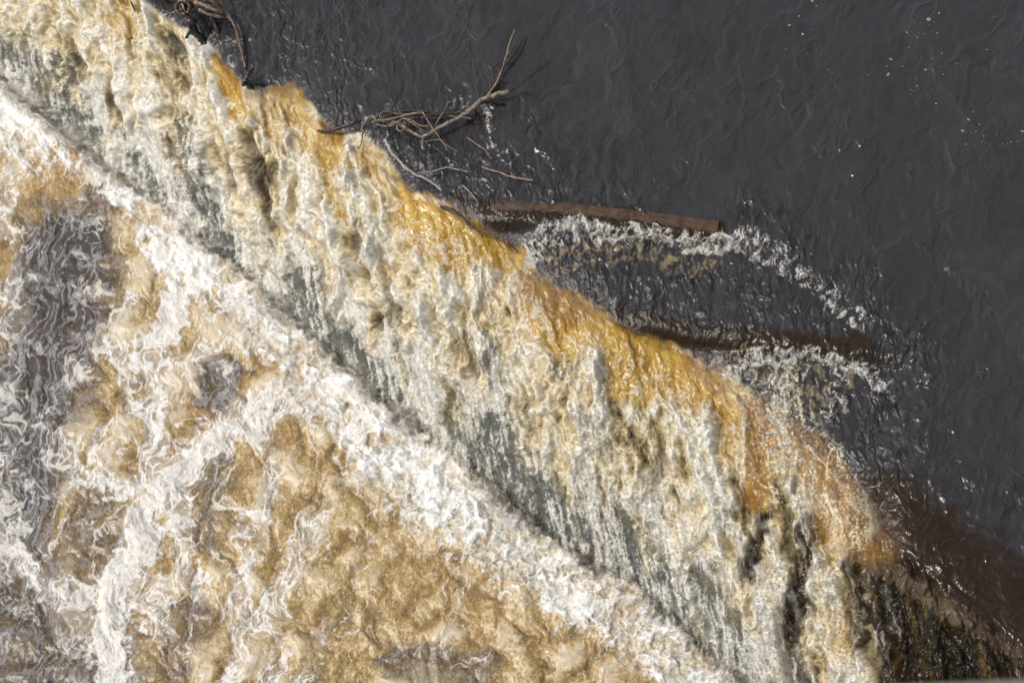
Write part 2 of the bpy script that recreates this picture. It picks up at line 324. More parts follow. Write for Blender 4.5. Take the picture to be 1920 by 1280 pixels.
# upper river
C[:] = (0.030, 0.0285, 0.0300)
C = mixc(C, (0.044, 0.042, 0.044), ss(.05, .5, sheen) * .45)  # broad sheen patches of the pool, painted lighter and darker
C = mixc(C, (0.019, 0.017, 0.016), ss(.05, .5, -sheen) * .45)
C = mixc(C, (0.009, 0.0065, 0.005), np.clip(chop_h * (.25 + 1.7 * chopA + .5 * streak), 0, 1) * .9)  # dark and pale reflections on the chop facets, painted into the colour
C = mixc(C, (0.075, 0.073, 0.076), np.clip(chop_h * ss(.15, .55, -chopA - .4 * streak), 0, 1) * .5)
C = mixc(C, (0.016, 0.008, 0.003), np.clip(brown * 1.0, 0, 1) * upper)  # brown water; at lower right it also paints in a dark overhead reflection
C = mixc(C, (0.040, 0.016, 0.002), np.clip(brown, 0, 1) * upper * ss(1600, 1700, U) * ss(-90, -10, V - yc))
C = mixc(C, (0.10, 0.052, 0.012), np.clip(brown, 0, 1) * upper * ss(-.05, .5, streak) * .6 * (1 - ss(1500, 1700, U)))
# face
def ramp(d, stops):
    xs = [q[0] for q in stops]
    return np.stack([np.interp(d, xs, [q[1][k] for q in stops]) for k in range(3)], axis=-1).astype(np.float32)
gaps = strokes([([(20, 90), (90, 190)], 40, .5), ([(110, 120), (165, 290)], 32, 1), ([(340, 240), (425, 485)], 26, 1), ([(250, 290), (290, 370)], 20, .6), ([(560, 520), (600, 640)], 28, .9),
                ([(650, 640), (720, 750)], 30, .8), ([(850, 760), (900, 880)], 26, .6), ([(930, 830), (1060, 1030)], 55, 1), ([(1160, 990), (1260, 1120)], 44, .75), ([(1040, 610), (1050, 700)], 18, .9),
                ([(1150, 700), (1165, 760)], 18, .8), ([(700, 420), (720, 480)], 26, .5), ([(900, 640), (920, 700)], 20, .6), ([(1300, 1080), (1340, 1200)], 50, .5), ([(1090, 780), (1130, 850)], 24, .5)], U + 26 * w1 + 20 * w3, V + 34 * w2 + 20 * w4)
col1 = colh
colL = fbm((Uf + 24 * w1) / 62, (V + 40 * w2) / 240, 3, 176, .5)
dens_shade = .57 + .85 * colL + .85 * col1 + 1.0 * (puffA - .16) + .55 * (puffB - .2) + .30 * (fine - .2) + .24 * grit  # foam density, with the shade in creases between puffs painted in
F = ramp(dens_shade, [(.0, (.06, .052, .036)), (.18, (.22, .17, .09)), (.36, (.45, .35, .18)), (.53, (.61, .52, .345)), (.75, (.73, .665, .51)), (1.0, (.81, .775, .68))])
# greyer, finer streaks low on the face
dl = .57 + .4 * colL + .75 * thin + .45 * lanes + .60 * (puffB - .2) + .42 * grit + .30 * (fine - .2) + .3 * col1 - .50 * gaps
lowc = ramp(dl, [(.0, (.045, .05, .045)), (.22, (.15, .155, .14)), (.42, (.42, .41, .36)), (.60, (.59, .565, .485)), (.82, (.72, .695, .62)), (1.05, (.80, .785, .74))])
F = mix(F, lowc, lowf[..., None])
F = mixc(F, (0.085, 0.09, 0.08), gaps * ss(.22, -.12, thin + .5 * grit + .5 * col1) * .85)
F = mixc(F, (0.13, 0.105, 0.06), ss(.18, .5, -colL - .4 * col1 + .15 * n_mid) * ss(.15, .3, tau) * .7)  # hollows between plumes darkened, their shade put into the colour
# dark fall region
ropes = ss(.16, .42, fbm((Uf + 9 * pw1) / 14, (V + 14 * pw2) / 70, 3, 140, .6) * .8 + .35 * fbm(U / 6, V / 7, 2, 141) )
dk = mixc(np.zeros_like(C) + np.array((0.020, 0.014, 0.008), dtype=np.float32), (0.10, 0.065, 0.018), ss(.05, .6, fbm(Uf / 22, V / 110, 3, 142)) )
dk = mixc(dk, (0.60, 0.57, 0.50), ss(.30, .52, fbm((Uf + 9 * pw1) / 11, (V + 14 * pw2) / 80, 3, 140, .6) + .35 * grit) * (.16 + .6 * (1 - ss(1600, 1740, U))))
dk = mixc(dk, (0.13, 0.09, 0.06), ss(.6, 1, blob(Ux, V + 22 * fbm(Uf / 5, V / 40, 2, 143), [(1560, 1010), (1700, 1085), (1800, 1150), (1950, 1240)], 26, .5)) * .8)
F = F * (1 - dark_fall[..., None]) + dk * dark_fall[..., None]
# amber
am_tex = np.clip(.5 + .9 * fbm((Uf + 8 * pw1) / 16, V / 90, 2, 145), 0, 1)
AM = np.zeros_like(C) + np.array((0.34, 0.185, 0.018), dtype=np.float32)
AM = mixc(AM, (0.54, 0.38, 0.10), ss(.35, .9, am_tex) * .75)
AM = AM * (1 - deep[..., None]) + mixc(np.zeros_like(C) + np.array((0.13, 0.058, 0.010), dtype=np.float32), (0.30, 0.15, 0.04), am_tex) * deep[..., None]
lip = np.exp(-(np.maximum(0, V - yc_j) / 13) ** 2) * (.5 + .8 * ss(-.3, .4, w3 + w1))
AM = mixc(AM, (0.085, 0.040, 0.008), np.clip(lip, 0, 1) * .9)
# assemble
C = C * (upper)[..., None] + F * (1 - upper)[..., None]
am = np.clip(amber, 0, 1) * (1 - low) * ss(-7, 3, V - yc_j + 30 * ss(1440, 1500, U))
foam_edge = ss(.25, .5, puffA * .6 + puffB * .5 + fine * .25 + .22 * tau + .3 * grit) * ss(.03, .2, tau)
am = am * (1 - .62 * foam_edge * (1 - deep))
C = C * (1 - am[..., None]) + AM * am[..., None]
C = mixc(C, (0.70, 0.60, 0.40), gold * (1 - low) * ss(.05, .55, 1.1 * col1 + .7 * grit + .5 * (puffB - .2) + .12) * .85)
C = mixc(C, (0.020, 0.011, 0.004), np.clip(brown * (1 - low) - .6 * am, 0, 1) * ss(.25, .0, tau))
C = mixc(C, (0.26, 0.20, 0.12), .75 * np.clip(lacer, 0, 1) * ss(-.1, .35, lace) * (1 - low) * ss(.3, .0, tau))
C = mixc(C, (0.66, 0.64, 0.59), lacem * (1 - low) * ss(.5, .0, tau))
foam_u = np.clip(face * (1 - am * .9) * (1 - .8 * dark_fall) * ss(.0, .06, tau) + lacem * upper, 0, 1)
# toe band
db = .58 + 1.2 * (lump - .16) + .35 * (lumpB - .2) + .25 * (frill - .3) + .34 * grit * (1 - .6 * white_lump) + .4 * w1 + .60 * bfb + .32 * white_lump
B = ramp(db, [(.1, (.32, .23, .12)), (.35, (.49, .40, .27)), (.55, (.62, .555, .45)), (.78, (.69, .655, .585)), (1.05, (.76, .75, .72))])
C = C * (1 - band[..., None]) + B * band[..., None]
burst = np.clip(ss(-.05, .3, w1 + .8 * w3 + .3 * grit) * np.exp(-((V - yt_j + 10) / 20) ** 2), 0, 1)
C = mixc(C, (0.68, 0.645, 0.57), burst * .85)
# plunge pool
dq = .57 + 1.5 * (boil - .17) + .50 * fbm(Wx / 45, Wy / 60, 4, 150, .6) + .20 * boil2 + .52 * grit  # tan boil; shade in the creases between domes is coloured in
Q = ramp(dq, [(.0, (.09, .06, .03)), (.25, (.18, .122, .058)), (.5, (.27, .175, .065)), (.75, (.39, .275, .12)), (1.0, (.52, .43, .29))])
gg = np.clip(gloom * 1.05 + .35 * (gl_str - .4) * gloom, 0, 1)
Q = mixc(Q, (0.050, 0.040, 0.036), gg)
veil = ss(.25, .85, amount * 1.15 + .55 * fbm(Wx / 20, Wy / 60, 4, 194, .65)) * (.42 + .25 * grit) * (1 - .6 * gg)
Q = mixc(Q, (0.56, 0.53, 0.48), np.clip(veil, 0, 1))
Q = mixc(Q, (0.40, 0.39, 0.40), gg * .5 * ss(.25, .6, gl_str + .4 * grit))  # grey film and sheen streaks painted over the dark water
wd = .72 + .35 * grit + .3 * boil2
Q = Q * (1 - (webm * (1 - .30 * gg * (1 - solid)))[..., None]) + ramp(wd - .16 * (1 - ss(.25, .8, amount)), [(.3, (.44, .375, .275)), (.6, (.60, .565, .50)), (.9, (.73, .72, .70))]) * (webm * (1 - .30 * gg * (1 - solid)))[..., None]
C = C * (1 - pool2[..., None]) + Q * pool2[..., None]
foamy = np.clip(foam_u + band + pool2 * (.38 + .62 * webm) * (1 - .6 * gloom * (1 - webm)), 0, 1)
rough = mix(0.17, 0.55, foamy) - .06 * np.clip(chop, 0, 1) * upper
rough = np.maximum(rough, .30 * gloom * low)
rough = np.maximum(rough, .24 * np.clip(am * 1.4, 0, 1)) + .04 * np.clip(near * upper, 0, 1)

# ------------------------------------------------------------------ place the nodes in the world
W = on_level(U, V, zb).reshape(U.shape + (3,))
gu = np.gradient(W, axis=1); gv = np.gradient(W, axis=0)
N = np.cross(gv, gu); N /= np.linalg.norm(N, axis=2, keepdims=True)
N[N[..., 2] < 0] *= -1
N[..., 2] += 0.35; N /= np.linalg.norm(N, axis=2, keepdims=True)
W = W + N * hgt[..., None]
ZW = W[..., 2]
def surf(px, py):
    i = int(np.clip(np.searchsorted(pv, py), 0, len(pv) - 1)); j = int(np.clip(np.searchsorted(pu, px), 0, len(pu) - 1))
    return float(ZW[i, j])
def PS(px, py, dz=0.0):
    """world position dz above the water at an image pixel"""
    return P(px, py, surf(px, py) + dz)

# ------------------------------------------------------------------ materials
def new_mat(name):
    mt = bpy.data.materials.new(name); mt.use_nodes = True
    return mt, mt.node_tree, mt.node_tree.nodes['Principled BSDF']
def water_material():
    mt, nt, bs = new_mat('river_water')
    L = nt.links.new; nn = nt.nodes.new
    a = nn('ShaderNodeAttribute'); a.attribute_name = 'albedo'
    r = nn('ShaderNodeAttribute'); r.attribute_name = 'gloss'
    fo = nn('ShaderNodeAttribute'); fo.attribute_name = 'foam'
    tc = nn('ShaderNodeTexCoord')
    n1 = nn('ShaderNodeTexNoise'); n1.inputs['Scale'].default_value = 38; n1.inputs['Detail'].default_value = 4; n1.inputs['Roughness'].default_value = .7
    L(tc.outputs['Object'], n1.inputs['Vector'])
    n2 = nn('ShaderNodeTexNoise'); n2.inputs['Scale'].default_value = 7; n2.inputs['Detail'].default_value = 6; n2.inputs['Roughness'].default_value = .6
    L(tc.outputs['Object'], n2.inputs['Vector'])
    L(a.outputs['Color'], bs.inputs['Base Color'])
    L(r.outputs['Fac'], bs.inputs['Roughness'])
    bs.inputs['IOR'].default_value = 1.42
    sw = nn('ShaderNodeMath'); sw.operation = 'MULTIPLY'; sw.inputs[1].default_value = .3; L(fo.outputs['Fac'], sw.inputs[0]); L(sw.outputs[0], bs.inputs['Subsurface Weight'])
    bs.inputs['Subsurface Radius'].default_value = (.014, .011, .008); bs.inputs['Subsurface Scale'].default_value = 1.0
    h = nn('ShaderNodeMath'); h.operation = 'MULTIPLY'
    mr = nn('ShaderNodeMapRange'); mr.inputs['To Min'].default_value = 0.10; mr.inputs['To Max'].default_value = 1.0
    L(fo.outputs['Fac'], mr.inputs['Value']); L(n1.outputs['Fac'], h.inputs[0]); L(mr.outputs[0], h.inputs[1])
    h2 = nn('ShaderNodeMath'); h2.operation = 'MULTIPLY_ADD'; h2.inputs[1].default_value = .35
    L(n2.outputs['Fac'], h2.inputs[0]); L(h.outputs[0], h2.inputs[2])
    b = nn('ShaderNodeBump'); b.inputs['Strength'].default_value = .7; b.inputs['Distance'].default_value = .012
    L(h2.outputs[0], b.inputs['Height']); L(b.outputs[0], bs.inputs['Normal'])
    return mt
water = water_material()

# ------------------------------------------------------------------ water meshes, one per body of water
def tag(o, label=None, cat=None, group=None, kind=None):
    if label: o['label'] = label
    if cat: o['category'] = cat
    if group: o['group'] = group
    if kind: o['kind'] = kind
    return o
rows, cols = U.shape
vid = np.arange(rows * cols).reshape(rows, cols)
quad = np.stack([vid[1:, :-1], vid[1:, 1:], vid[:-1, 1:], vid[:-1, :-1]], axis=-1).reshape(-1, 4)
zone = np.zeros((rows, cols), dtype=np.int8)
zone[V > yc_j + 5] = 1
zone[V > yt_j] = 2
zone[V > yb_j] = 3
zq = zone[:-1, :-1].reshape(-1)
Wf = W.reshape(-1, 3).astype(np.float32)
# shared normals so the bodies of water meet without a seam
gu = np.gradient(W, axis=1); gv = np.gradient(W, axis=0)
NN = np.cross(gv, gu); NN /= np.linalg.norm(NN, axis=2, keepdims=True); NN *= np.sign(NN[..., 2].mean())
NN = NN.reshape(-1, 3).astype(np.float32)
Bf = np.clip(np.maximum(foamy, .75 * chop_h * (1 - low) + .5 * near * upper + .45 * gloom * low + .08), 0, 1).reshape(-1)
Cf = C.reshape(-1, 3); Rf = rough.reshape(-1); Ff = foamy.reshape(-1)
def grid_part(name, sel):
    q = quad[sel]
    used, inv = np.unique(q, return_inverse=True)
    q = inv.reshape(-1, 4).astype(np.int32)
    me = bpy.data.meshes.new(name)
    me.vertices.add(len(used)); me.vertices.foreach_set('co', Wf[used].ravel())
    me.loops.add(q.size); me.loops.foreach_set('vertex_index', q.ravel())
    me.polygons.add(len(q)); me.polygons.foreach_set('loop_start', np.arange(0, q.size, 4, dtype=np.int32))
    me.update(calc_edges=True)
    me.polygons.foreach_set('use_smooth', np.ones(len(q), dtype=bool))
    ca = me.attributes.new('albedo', 'FLOAT_COLOR', 'POINT')
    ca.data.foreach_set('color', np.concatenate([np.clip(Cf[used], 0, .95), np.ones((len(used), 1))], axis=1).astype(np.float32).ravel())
    ra = me.attributes.new('gloss', 'FLOAT', 'POINT'); ra.data.foreach_set('value', Rf[used].astype(np.float32))
    fa = me.attributes.new('foam', 'FLOAT', 'POINT'); fa.data.foreach_set('value', Bf[used].astype(np.float32))
    me.normals_split_custom_set_from_vertices(NN[used])
    me.materials.append(water)
    o = bpy.data.objects.new(name, me); coll.objects.link(o)
    return o
tag(grid_part('upper_river_water', zq == 0), kind='structure')
tag(grid_part('waterfall_water', zq == 1), kind='structure')
tag(grid_part('churned_foam', zq == 2), 'thick white foam piled along the foot of the falling water', 'foam', kind='stuff')
tag(grid_part('lower_river_water', zq == 3), kind='structure')
# ------------------------------------------------------------------ froth and spray thrown off the water
rng = np.random.default_rng(11)
def spray(name, weight, n, lift, size, label, tint=None):
    weight = weight * (np.gradient(pu)[None, :] * np.gradient(pv)[:, None]) * (V < 1400) * (V > -150) * (U > -160) * (U < 2080)
    w = (weight.ravel() / weight.sum()).astype(np.float64); w /= w.sum()
    idx = rng.choice(w.size, size=n, p=w)
    p = Wf[idx].astype(np.float64) + (rng.random((n, 3)) - .5) * .02
    nn = NN[idx].astype(np.float64)
    p += nn * (rng.random((n, 1)) ** 2 * lift)
    fall = np.array([0.12, -0.30, -1.0]); fall /= np.linalg.norm(fall)
    ax = rng.normal(size=(n, 3)) * .75 + fall * rng.choice([-1, 1], size=(n, 1))
    ax /= np.linalg.norm(ax, axis=1, keepdims=True)
    sd = np.cross(ax, rng.normal(size=(n, 3))); sd /= np.linalg.norm(sd, axis=1, keepdims=True)
    sd2 = np.cross(ax, sd)
    ln = size * (.5 + 1.2 * rng.random((n, 1)) ** 3); th = size * (.22 + .25 * rng.random((n, 1)))
    v = np.stack([p - ax * ln * .5, p + sd * th, p + sd2 * th - sd * th * .5, p - sd2 * th - sd * th * .5, p + ax * ln * .5], axis=1)
    base = (np.arange(n) * 5)[:, None]
    tri = np.array([[0, 2, 1], [0, 3, 2], [0, 1, 3], [4, 1, 2], [4, 2, 3], [4, 3, 1]])
    t = (base[:, :, None] + tri[None]).reshape(-1, 3).astype(np.int32)
    me = bpy.data.meshes.new(name)
    me.vertices.add(n * 5); me.vertices.foreach_set('co', v.astype(np.float32).ravel())
    me.loops.add(t.size); me.loops.foreach_set('vertex_index', t.ravel())
    me.polygons.add(len(t)); me.polygons.foreach_set('loop_start', np.arange(0, t.size, 3, dtype=np.int32))
    me.update(calc_edges=True)
    me.polygons.foreach_set('use_smooth', np.ones(len(t), dtype=bool))
    c = Cf[idx] * (.88 + .32 * rng.random((n, 1))) + .16 * rng.random((n, 1)) ** 4
    if tint is not None: c = np.maximum(c, np.array(tint) * (.8 + .3 * rng.random((n, 1))))
    c = np.repeat(np.clip(c, 0, .86), 5, axis=0)
    ca = me.attributes.new('albedo', 'FLOAT_COLOR', 'POINT')
    ca.data.foreach_set('color', np.concatenate([c, np.ones((n * 5, 1))], axis=1).astype(np.float32).ravel())
    vn = NN[idx] * .75 + np.float32([0, 0, .15]) + rng.normal(size=(n, 3)).astype(np.float32) * .24
    vn /= np.linalg.norm(vn, axis=1, keepdims=True)
    me.normals_split_custom_set_from_vertices(np.repeat(vn, 5, axis=0).astype(np.float32))
    me.materials.append(froth)
    o = bpy.data.objects.new(name, me); coll.objects.link(o)
    tag(o, label, 'spray', kind='stuff')
froth, fnt, fbs = new_mat('froth')
fa_ = fnt.nodes.new('ShaderNodeAttribute'); fa_.attribute_name = 'albedo'
fnt.links.new(fa_.outputs['Color'], fbs.inputs['Base Color']); fbs.inputs['Roughness'].default_value = .35
ftr = fnt.nodes.new('ShaderNodeBsdfTranslucent'); fmx = fnt.nodes.new('ShaderNodeMixShader'); fmx.inputs[0].default_value = .5
fnt.links.new(fa_.outputs['Color'], ftr.inputs['Color']); fnt.links.new(fbs.outputs[0], fmx.inputs[1]); fnt.links.new(ftr.outputs[0], fmx.inputs[2])
fnt.links.new(fmx.outputs[0], fnt.nodes['Material Output'].inputs['Surface'])
fmask = face * ss(0, .08, tau) * (1 - am) * (1 - .75 * dark_fall) * (.06 + ss(.3, .95, mix(dens_shade, dl, lowf)))
spray('falling_froth', fmask, 110000, .05, .018, 'cream froth and flying drops covering the falling water')
bmask = band * (.15 + .85 * ss(.3, .9, db)) * (1 - .7 * white_lump) + 4 * ss(-26, -2, V - yt_j) * (1 - ss(0, 22, V - yt_j)) * ss(-.3, .3, w3 + w1)
spray('splashing_froth', bmask, 60000, .07, .017, 'white spray leaping along the foot of the fall', (.62, .57, .49))
gmask = (am * .5 + .7 * chop_h * upper + lacem * 1.5 * upper + .8 * dark_fall * ropes) * ((V - yc_j) > -200) * (amber + lacem * 2 + .05 * near)
dmask = np.clip(1.6 * lacem * (1 - low) + .35 * am * ss(0, .3, puffB) + .25 * dark_fall * ropes, 0, 2) * (1 - low)
spray('scattered_drops', dmask, 22000, .05, .018, 'loose white drops scattered over the amber lip of the weir')

# ------------------------------------------------------------------ things
def wood_material(name, dark, light, scale=14, rough=.6):
    mt, nt, bs = new_mat(name)
    nn = nt.nodes.new; L = nt.links.new
    tc = nn('ShaderNodeTexCoord'); n1 = nn('ShaderNodeTexNoise'); n1.inputs['Scale'].default_value = scale
    n1.inputs['Detail'].default_value = 6; n1.inputs['Roughness'].default_value = .7; n1.inputs['Distortion'].default_value = .6
    L(tc.outputs['Object'], n1.inputs['Vector'])
    cr = nn('ShaderNodeValToRGB'); cr.color_ramp.elements[0].position = .35; cr.color_ramp.elements[1].position = .65
    cr.color_ramp.elements[0].color = (*dark, 1); cr.color_ramp.elements[1].color = (*light, 1)
    L(n1.outputs['Fac'], cr.inputs['Fac']); L(cr.outputs[0], bs.inputs['Base Color'])
    b = nn('ShaderNodeBump'); b.inputs['Strength'].default_value = .6; b.inputs['Distance'].default_value = .01
    L(n1.outputs['Fac'], b.inputs['Height']); L(b.outputs[0], bs.inputs['Normal'])
    bs.inputs['Roughness'].default_value = rough
    return mt
PALE = wood_material('weathered_pale_wood', (.07, .05, .035), (.31, .24, .185))
GREYW = wood_material('bleached_grey_wood', (.13, .115, .10), (.42, .385, .35))
TAN = wood_material('tan_twig_wood', (.08, .05, .03), (.34, .24, .155))
DARK = wood_material('wet_dark_wood', (.012, .009, .007), (.055, .042, .034), rough=.35)
BROWN = wood_material('wet_brown_wood', (.035, .02, .012), (.15, .095, .06), rough=.35)
TIMBER = wood_material('soaked_timber', (.030, .015, .007), (.105, .062, .036), scale=11, rough=.2)

def tube_mesh(pts, radii, seed=0, sides=9, rough_amt=.16, sub=5, wob=.35):
    """tapering, slightly knobbly limb through points"""
    rnd = random.Random(seed)
    P_, R_ = [], []
    n = len(pts)
    for i in range(n - 1):
        p0 = pts[max(i - 1, 0)]; p1 = pts[i]; p2 = pts[i + 1]; p3 = pts[min(i + 2, n - 1)]
        for k in range(sub):
            t = k / sub
            q = .5 * ((2 * p1) + (p2 - p0) * t + (2 * p0 - 5 * p1 + 4 * p2 - p3) * t * t + (3 * p1 - 3 * p2 + p3 - p0) * t ** 3)
            r = radii[i] + (radii[i + 1] - radii[i]) * t
            P_.append(q + Vector((rnd.uniform(-1, 1), rnd.uniform(-1, 1), rnd.uniform(-1, 1))) * r * wob); R_.append(r * rnd.uniform(1 - rough_amt, 1 + rough_amt))
    P_.append(pts[-1].copy()); R_.append(radii[-1])
    vs, fs = [], []
    ref = Vector((0.3, 0.2, 1)).normalized()
    ph = [rnd.uniform(.82, 1.18) for _ in range(sides)]
    for i, q in enumerate(P_):
        d = (P_[min(i + 1, len(P_) - 1)] - P_[max(i - 1, 0)]).normalized()
        a = d.cross(ref).normalized(); b = d.cross(a)
        for k in range(sides):
            an = 2 * math.pi * k / sides + i * .06
            rr = R_[i] * ph[k] * rnd.uniform(1 - rough_amt * .5, 1 + rough_amt * .5)
            vs.append(q + a * math.cos(an) * rr + b * math.sin(an) * rr)
    for i in range(len(P_) - 1):
        for k in range(sides):
            k2 = (k + 1) % sides
            fs.append((i * sides + k, i * sides + k2, (i + 1) * sides + k2, (i + 1) * sides + k))
    fs.append(tuple(reversed(range(sides)))); fs.append(tuple(range((len(P_) - 1) * sides, len(P_) * sides)))
    return vs, fs
def mesh_obj(name, parts, mat, parent=None, smooth=True):
    vs, fs = [], []
    for v, f_ in parts:
        o_ = len(vs); vs += [tuple(q) for q in v]; fs += [tuple(i + o_ for i in q) for q in f_]
    me = bpy.data.meshes.new(name); me.from_pydata(vs, [], fs); me.materials.append(mat)
    if smooth: me.polygons.foreach_set('use_smooth', [True] * len(me.polygons))
    me.update()
    o = bpy.data.objects.new(name, me); coll.objects.link(o)
    if parent: o.parent = parent
    return o
def at(lst):
    """(image x, image y, height over the water near it) -> world"""
    return [P(x, y, base_level + z) for x, y, z in lst]
base_level = 0.0
_sd = [0]
def limb(name, lst, r, mat, parent=None, sides=9):
    _sd[0] += 1
    rr = [r[0] + (r[1] - r[0]) * i / (len(lst) - 1) for i in range(len(lst))]
    return mesh_obj(name, [tube_mesh(at(lst), [q / 140 for q in rr], _sd[0], sides)], mat, parent)
BR = 'branches of the driftwood snag on the crest'

# main forked pale branch with its twigs
o = limb('driftwood_branch', [(955, 172, .16), (931, 178, .15), (905, 187, .16), (882, 207, .15), (860, 222, .14), (822, 241, .12), (796, 256, .10), (777, 250, .08), (759, 239, .06), (749, 230, .03)], (4.6, 3.6), PALE)
tag(o, 'thick pale forked driftwood branch lying across the tangle above the crest', 'branch', BR)
limb('twig', [(852, 225, .15), (866, 220, .17), (884, 223, .15)], (2.0, 1.2), PALE, o)
limb('twig', [(796, 255, .10), (792, 267, .12), (793, 280, .12)], (3.4, 2.2), PALE, o)
limb('twig', [(905, 187, .17), (917, 181, .22), (925, 184, .2)], (3.4, 2.6), PALE, o)
o = limb('driftwood_stick', [(965, 57, .75), (957, 76, .66), (950, 102, .52), (939, 136, .36), (928, 160, .24), (914, 180, .10)], (1.1, 2.4), TAN)
tag(o, 'tall thin tan stick pointing up out of the driftwood tangle', 'stick', BR)
limb('twig', [(950, 102, .52), (956, 96, .58)], (1, .6), TAN, o)
o = limb('driftwood_stick', [(985, 66, .06), (972, 86, .08), (965, 99, .08), (953, 116, .08), (942, 129, .08), (930, 152, .06), (922, 172, .03)], (1.6, 3.6), DARK)  # dark limb laid low along the water, right of the tall stick
tag(o, 'dark stick shape low on the water beside the tall tan stick', 'stick', BR)
limb('twig', [(965, 99, .08), (975, 94, .1)], (1.3, .7), DARK, o)
limb('twig', [(953, 116, .08), (945, 108, .1)], (1.3, .7), DARK, o)
limb('twig', [(972, 86, .08), (968, 76, .1)], (1.2, .6), DARK, o)
o = limb('driftwood_branch', [(676, 246, .06), (684, 230, .10), (693, 219, .14), (701, 219, .15), (706, 226, .15), (720, 224, .16), (732, 224, .17), (755, 217, .18), (775, 213, .17), (795, 212, .14)], (1.6, 2.0), TAN)
tag(o, 'curving tan branch hooked over the left end of the tangle', 'branch', BR)
o = limb('driftwood_branch', [(704, 232, .05), (718, 236, .10), (732, 236, .12), (745, 229, .14), (757, 222, .15), (770, 225, .13), (786, 235, .10), (805, 237, .08)], (1.6, 1.4), TAN)
tag(o, 'thin wavy tan branch in the middle of the tangle, below the hooked one', 'branch', BR)
limb('twig', [(757, 222, .15), (772, 231, .12), (790, 243, .09), (804, 246, .06)], (1.2, .8), TAN, o)
o = limb('driftwood_stick', [(793, 211, .20), (807, 234, .20), (822, 256, .19), (831, 268, .18), (842, 275, .16), (858, 285, .12)], (1.3, .9), TAN)
tag(o, 'thin straight tan stick slanting down right from the tangle', 'stick', BR)
limb('twig', [(831, 268, .18), (836, 276, .16), (838, 283, .14)], (.9, .6), TAN, o)
o = limb('driftwood_twig', [(797, 266, .12), (812, 263, .13), (826, 262, .14), (834, 266, .12)], (1.1, .8), PALE)
tag(o, 'short pale twig beneath the elbow of the forked branch', 'twig', BR)
o = limb('driftwood_branch', [(715, 208, .02), (735, 212, .08), (755, 215, .10), (800, 216, .10), (845, 212, .10), (870, 209, .12), (890, 199, .12), (912, 191, .10), (943, 193, .05)], (2.0, 3.2), DARK)
tag(o, 'long dark branch running behind the forked pale branch', 'branch', BR)
limb('twig', [(735, 212, .08), (722, 203, .1), (716, 196, .1)], (1.4, .7), DARK, o)
limb('twig', [(755, 215, .10), (745, 200, .15), (758, 184, .2)], (1.2, .6), BROWN, o)
o = limb('driftwood_stick', [(841, 192, .30), (836, 204, .24), (828, 215, .18), (815, 237, .08)], (1.8, 1.4), BROWN)
tag(o, 'short reddish brown stick standing up between the two long branches', 'stick', BR)
o = limb('driftwood_branch', [(597, 246, -.18), (612, 245, -.12), (627, 243, -.06), (646, 237, .0), (662, 231, .03), (674, 226, .02)], (3.0, 5.0), DARK)
tag(o, 'broken black branch jutting left over the amber water', 'branch', BR)
limb('twig', [(633, 241, -.04), (630, 232, .02)], (2.2, 1.4), DARK, o)
o = limb('vine_loop', [(751 + 7 * math.cos(a), 238 + 8 * math.sin(a), .10) for a in np.linspace(.9, 5.2, 9)], (1.1, .8), GREYW)
tag(o, 'small pale looped vine curled in the middle of the tangle', 'vine', BR)
o = limb('driftwood_twig', [(738, 232, .06), (722, 246, .06), (708, 261, .02), (701, 270, -.02)], (1.8, 1.0), DARK)
tag(o, 'dark twig poking down left out of the tangle towards the fall', 'twig', BR)
limb('twig', [(722, 246, .06), (726, 256, .04)], (1, .6), DARK, o)
o = limb('driftwood_twig', [(686, 238, .06), (680, 252, .02), (678, 268, -.06), (672, 280, -.12)], (1.5, .9), DARK)
tag(o, 'thin drooping dark twig at the left end of the tangle', 'twig', BR)
o = limb('driftwood_branch', [(722, 262, .03), (729, 278, .06), (737, 291, .08), (747, 299, .09), (757, 312, .08), (770, 321, .08), (780, 328, .08), (792, 332, .08), (812, 344, .06), (828, 357, .03)], (3.4, 1.8), GREYW)
tag(o, 'bleached grey branch lying on the lip below the tangle', 'branch', BR)
o = limb('driftwood_twig', [(784, 324, .05), (806, 322, .06), (822, 318, .06), (838, 314, .06), (850, 316, .05), (878, 322, .02)], (1.3, 1.2), GREYW)
tag(o, 'thin grey twig running right from the bleached branch', 'twig', BR)
limb('twig', [(862, 318, .05), (874, 312, .06)], (.9, .5), BROWN, o)
limb('twig', [(862, 318, .05), (876, 324, .06), (880, 330, .03)], (.9, .5), BROWN, o)
o = limb('driftwood_twig', [(867, 347, .04), (877, 356, .05), (887, 367, .05), (896, 380, .02)], (1.1, .8), GREYW)
tag(o, 'short pale twig above the dark side of the timber', 'twig', BR)
o = limb('driftwood_twig', [(874, 257, .02), (886, 265, .06), (894, 271, .08), (909, 281, .08), (914, 289, .06), (922, 298, .02)], (1.1, 1.5), TAN)
tag(o, 'bent tan twig afloat to the right of the tangle', 'twig', BR)
limb('twig', [(909, 281, .08), (906, 276, .1)], (.9, .5), TAN, o)
o = limb('driftwood_stick', [(903, 313, .0), (920, 319, .03), (935, 323, .05), (957, 331, .06), (978, 335, .06), (1000, 339, .05)], (1.8, 2.0), TAN)
tag(o, 'straight pale stick pointing right, upstream of the long timber', 'stick', BR)
limb('twig', [(930, 321, .04), (940, 318, .07)], (1.2, .7), BROWN, o)
base_level = -.22
o = limb('broken_branch', [(826, 388, .10), (840, 391, .14), (852, 398, .16), (871, 412, .17), (881, 424, .18), (893, 429, .18), (909, 434, .18), (922, 440, .17), (935, 446, .16)], (3.6, 2.0), DARK)
tag(o, 'dark forked branch hanging over the golden lip left of the timber', 'branch')
limb('twig', [(935, 446, .16), (945, 455, .14), (950, 463, .12)], (1.6, .8), BROWN, o)
